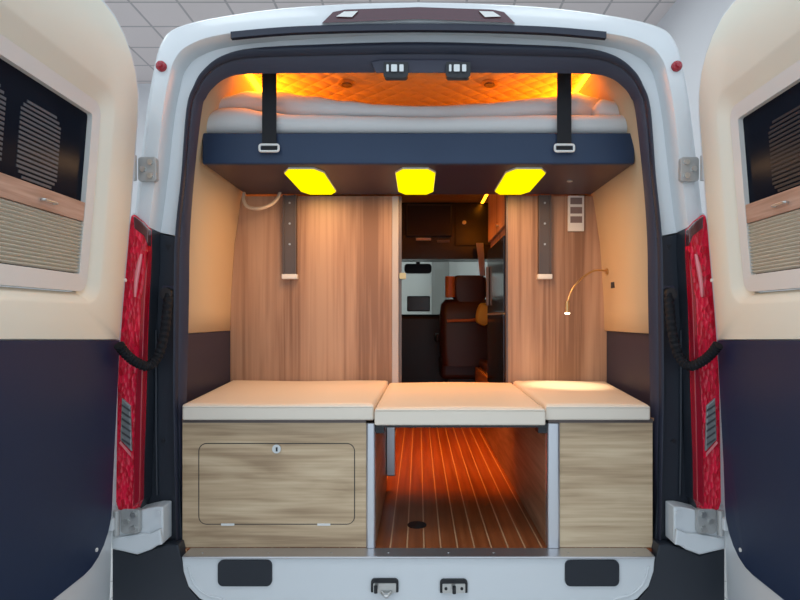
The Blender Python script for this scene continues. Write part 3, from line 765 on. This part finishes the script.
obj('drawer_knob', disc((fx0+.004, 2.95, zf+.08), (-1, 0, 0), .010, .015, 14), BRASS, ov)
# kitchen block left of the aisle
kb = thing('kitchen_unit', 'wood kitchen unit standing left of the aisle behind the partition', 'kitchen unit', (-.5, 3.3, .678))
obj('body', B(-.86, -.16, 2.725, 4.1, .679, 1.56), WOODI, kb)
obj('worktop', B(-.86, -.15, 2.725, 4.1, 1.561, 1.59), DKBROWN, kb)
sb = thing('dinette_bench', 'low wood seat box on the right of the aisle ahead of the fridge', 'bench', (.65, 3.9, .678))
obj('body', B(.462, .86, 3.42, 4.45, .679, 1.081), WOODI, sb)
obj('seat_pad', B(.462, .86, 3.42, 4.45, 1.082, 1.14), LEATHER, sb, bevel=.02, seg=3)
# amber strip under the plinth and along the aisle top
al = thing('aisle_light', 'short amber light strip under the ceiling in front of the cab locker', 'light strip', (.52, 4.5, 2.40))
obj('channel', B(.50, .54, 4.35, 4.72, 2.402, 2.4115), ALUD, al)
obj('strip', B(.51, .53, 4.36, 4.71, 2.397, 2.4015), AMBER, al)

# overhead cab locker, television
YO = 4.75
q = lambda x, y, Y=YO: W(x, y, Y)
ol = thing('overhead_locker', 'dark brown overhead locker above the windscreen of the cab', 'locker', (.2, YO, 1.93))
obj('body', B(-.62, .66, YO, YO+.25, 1.945, 2.41), DKBROWN, ol)
obj('locker_door', B(q(455,0).x, q(491,0).x, YO-.018, YO-.001, q(0,246).z, q(0,207).z), DKBROWN, ol, bevel=.004)
obj('knob', disc((q(464,0).x, YO-.018, q(0,223).z), (0, -1, 0), .016, .015, 16), STEEL, ol)
obj('light_bar', B(q(416,0).x, q(431,0).x, YO-.012, YO-.001, q(0,240.5).z, q(0,238).z), WPLAST, ol)
obj('light_bar', B(q(437,0).x, q(450,0).x, YO-.012, YO-.001, q(0,242.5).z, q(0,240).z), ALUD, ol)
tv = thing('television', 'flat black television mounted on the front of the overhead locker', 'television', (0, YO, 2.15))
obj('casing', B(q(406,0).x, q(451.5,0).x, YO-.05, YO-.001, q(0,237).z, q(0,205).z), BLACK, tv, bevel=.006)
obj('screen', B(q(407.5,0).x, q(450,0).x, YO-.053, YO-.05, q(0,235.5).z, q(0,207).z), TVM, tv)

# cab seats
def seat(label, Y, x0, x1, zbot, zshoulder, ztop, hx0, hx1, mats, group='cab seats'):
    cx = (x0+x1)/2
    t = thing('cab_seat', label, 'seat', (cx, Y+.25, .70), group)
    bx_ = solid_rows([[(cx + (x-cx)*f, y, z) for x, y in rrect(x0, x1, Y+dy, Y+.15+dy, .06, 5)] for z, f, dy in ((zbot,.92,0),(zbot+.15,1,0),(zshoulder-.12,1,.02),(zshoulder-.04,.95,.03),(zshoulder,.8,.05))])
    obj('backrest', bx_, mats[0], t, smooth=60)
    hc = (hx0+hx1)/2
    bm = solid_rows([[(hc + (x-hc)*f, y, z) for x, y in rrect(hx0, hx1, Y+.04, Y+.16, .045, 5)] for z, f in ((zshoulder-.02,.8),(zshoulder+.03,1),(ztop-.05,1),(ztop-.015,.94),(ztop,.75))])
    obj('headrest', bm, mats[1], t, smooth=60)
    obj('cushion', B(x0+.01, x1-.01, Y+.12, Y+.62, zbot-.12, zbot+.05), mats[0], t, bevel=.04, seg=3)
    obj('pedestal', B(x0+.08, x1-.08, Y+.15, Y+.55, .678, zbot-.12), BLACK, t)
    for x in (x0-.03, x1+.005):
        obj('armrest', B(x, x+.035, Y+.14, Y+.5, zbot+.18, zbot+.25), BLACK, t, bevel=.015)
    return t
Y1 = 4.55
s1 = seat('dark brown leather cab seat nearest the aisle, showing its back', Y1, W(440,0,Y1).x, W(498,0,Y1).x, 1.08, W(0,299,Y1).z, W(0,299,Y1).z+.19, W(452,0,Y1).x, W(488,0,Y1).x, (LEATHER, LEATHER))
bo = solid_rows([[(x, y, z) for x, y in rrect(W(446,0,Y1).x-.004, W(446,0,Y1).x+.075, Y1+.02, Y1+.13, .03, 5)] for z in (W(0,297,Y1).z, W(0,290,Y1).z, W(0,280,Y1).z, W(0,276,Y1).z)])
obj('side_bolster', bo, TAN, s1, smooth=60, label='orange tan leather bolster')
obj('light_streak', tube([W(447,321,Y1-.01), W(456,320.5,Y1-.012), W(470,320.5,Y1-.012), W(480,319,Y1-.01)], .012, 8), TAN, s1, smooth=60, label='orange streak of light along the seat shoulder')  # tan tube added in place of a streak of light on the seat
cp = thing('scatter_cushion', 'yellow-green cushion leaning beside the dark leather cab seat', 'cushion', (.5, 4.3, 1.12))
obj('cover', pillow((W(484,312,4.32).x, 4.36, W(0,314,4.32).z), .055, .06, .085, .2), LIME, cp, smooth=70)
obj('piping', tube([(W(484,312,4.32).x + .056*math.cos(2*PI*k/24), 4.30, W(0,314,4.32).z + .08*math.sin(2*PI*k/24)) for k in range(25)], .003, 6), LIME, cp)
# curtain
cu = []
Yc = 4.6
for z, x0, x1 in ((q(0,243,Yc).z, 476, 483), (q(0,258,Yc).z, 478, 484), (q(0,276,Yc).z, 480, 485)):
    a, b = W(x0,0,Yc).x, W(x1,0,Yc).x
    cu.append([(a + (b-a)*k/16, Yc + .015*math.sin(k*1.6), z) for k in range(17)])
ct = obj('curtain', grid_bm(cu), CURT, smooth=70)
md = ct.modifiers.new('t', 'SOLIDIFY'); md.thickness = .004
tag(ct, 'pale gathered curtain hanging at the right side of the cab', 'curtain')

# ================================================================== LIGHT
def area(name, loc, size, power, col, rot=(0, 0, 0), sy=None):
    l = bpy.data.lights.new(name, 'AREA'); l.energy = power; l.color = col; l.size = size
    if sy: l.shape = 'RECTANGLE'; l.size_y = sy
    o = bpy.data.objects.new(name, l); COL.objects.link(o); o.location = loc; o.rotation_euler = rot; return o
for x in (-4.2, -1.6, 1.2):
    for y in (-.2, 3.2, 7.0):
        area('showroom_lamp', (x, y, 5.3), 1.2, 29, (.88, .97, 1.))
for cx in (-.445, -.012, .418):
    area('panel_lamp', (cx, 2.37, 2.015), .15, 2.5, (1., .55, .29), sy=.32)
for s in (-1, 1):
    area('strip_lamp', (s*.62, 2.6, 2.39), .05, 4.8, (1., .25, .006), (0, s*.9, 0), sy=.9)
fl = area('aisle_lamp', (.16, 3.3, 2.36), .06, 8.5, (1., .27, .012), sy=1.1); fl.data.spread = 1.35
sp = bpy.data.lights.new('reading_spot', 'SPOT'); sp.energy = 7; sp.color = (1, .78, .5); sp.spot_size = 1.3; sp.spot_blend = .6; sp.shadow_soft_size = .01
so_ = bpy.data.objects.new('reading_spot', sp); COL.objects.link(so_); so_.location = hd + Vector((0, 0, -.06))
w = bpy.data.worlds.new('daylight'); SC.world = w; w.use_nodes = True
w.node_tree.nodes['Background'].inputs[0].default_value = (.70, .84, .98, 1)
w.node_tree.nodes['Background'].inputs[1].default_value = 1.32

# ================================================================== CAMERA
cam = bpy.data.cameras.new('camera'); co = bpy.data.objects.new('camera', cam); COL.objects.link(co)
co.location = (0, 0, EYE); co.rotation_euler = (PI/2, 0, 0)
cam.sensor_width = 36; cam.lens = F/800*36
cam.shift_x = (400 - PX)/800; cam.shift_y = (PY - 300)/800
cam.clip_start = .02
SC.camera = co
SC.view_settings.view_transform = 'Standard'; SC.view_settings.look = 'None'; SC.view_settings.gamma = 1; SC.view_settings.exposure = 0
SC.view_settings.use_curve_mapping = False
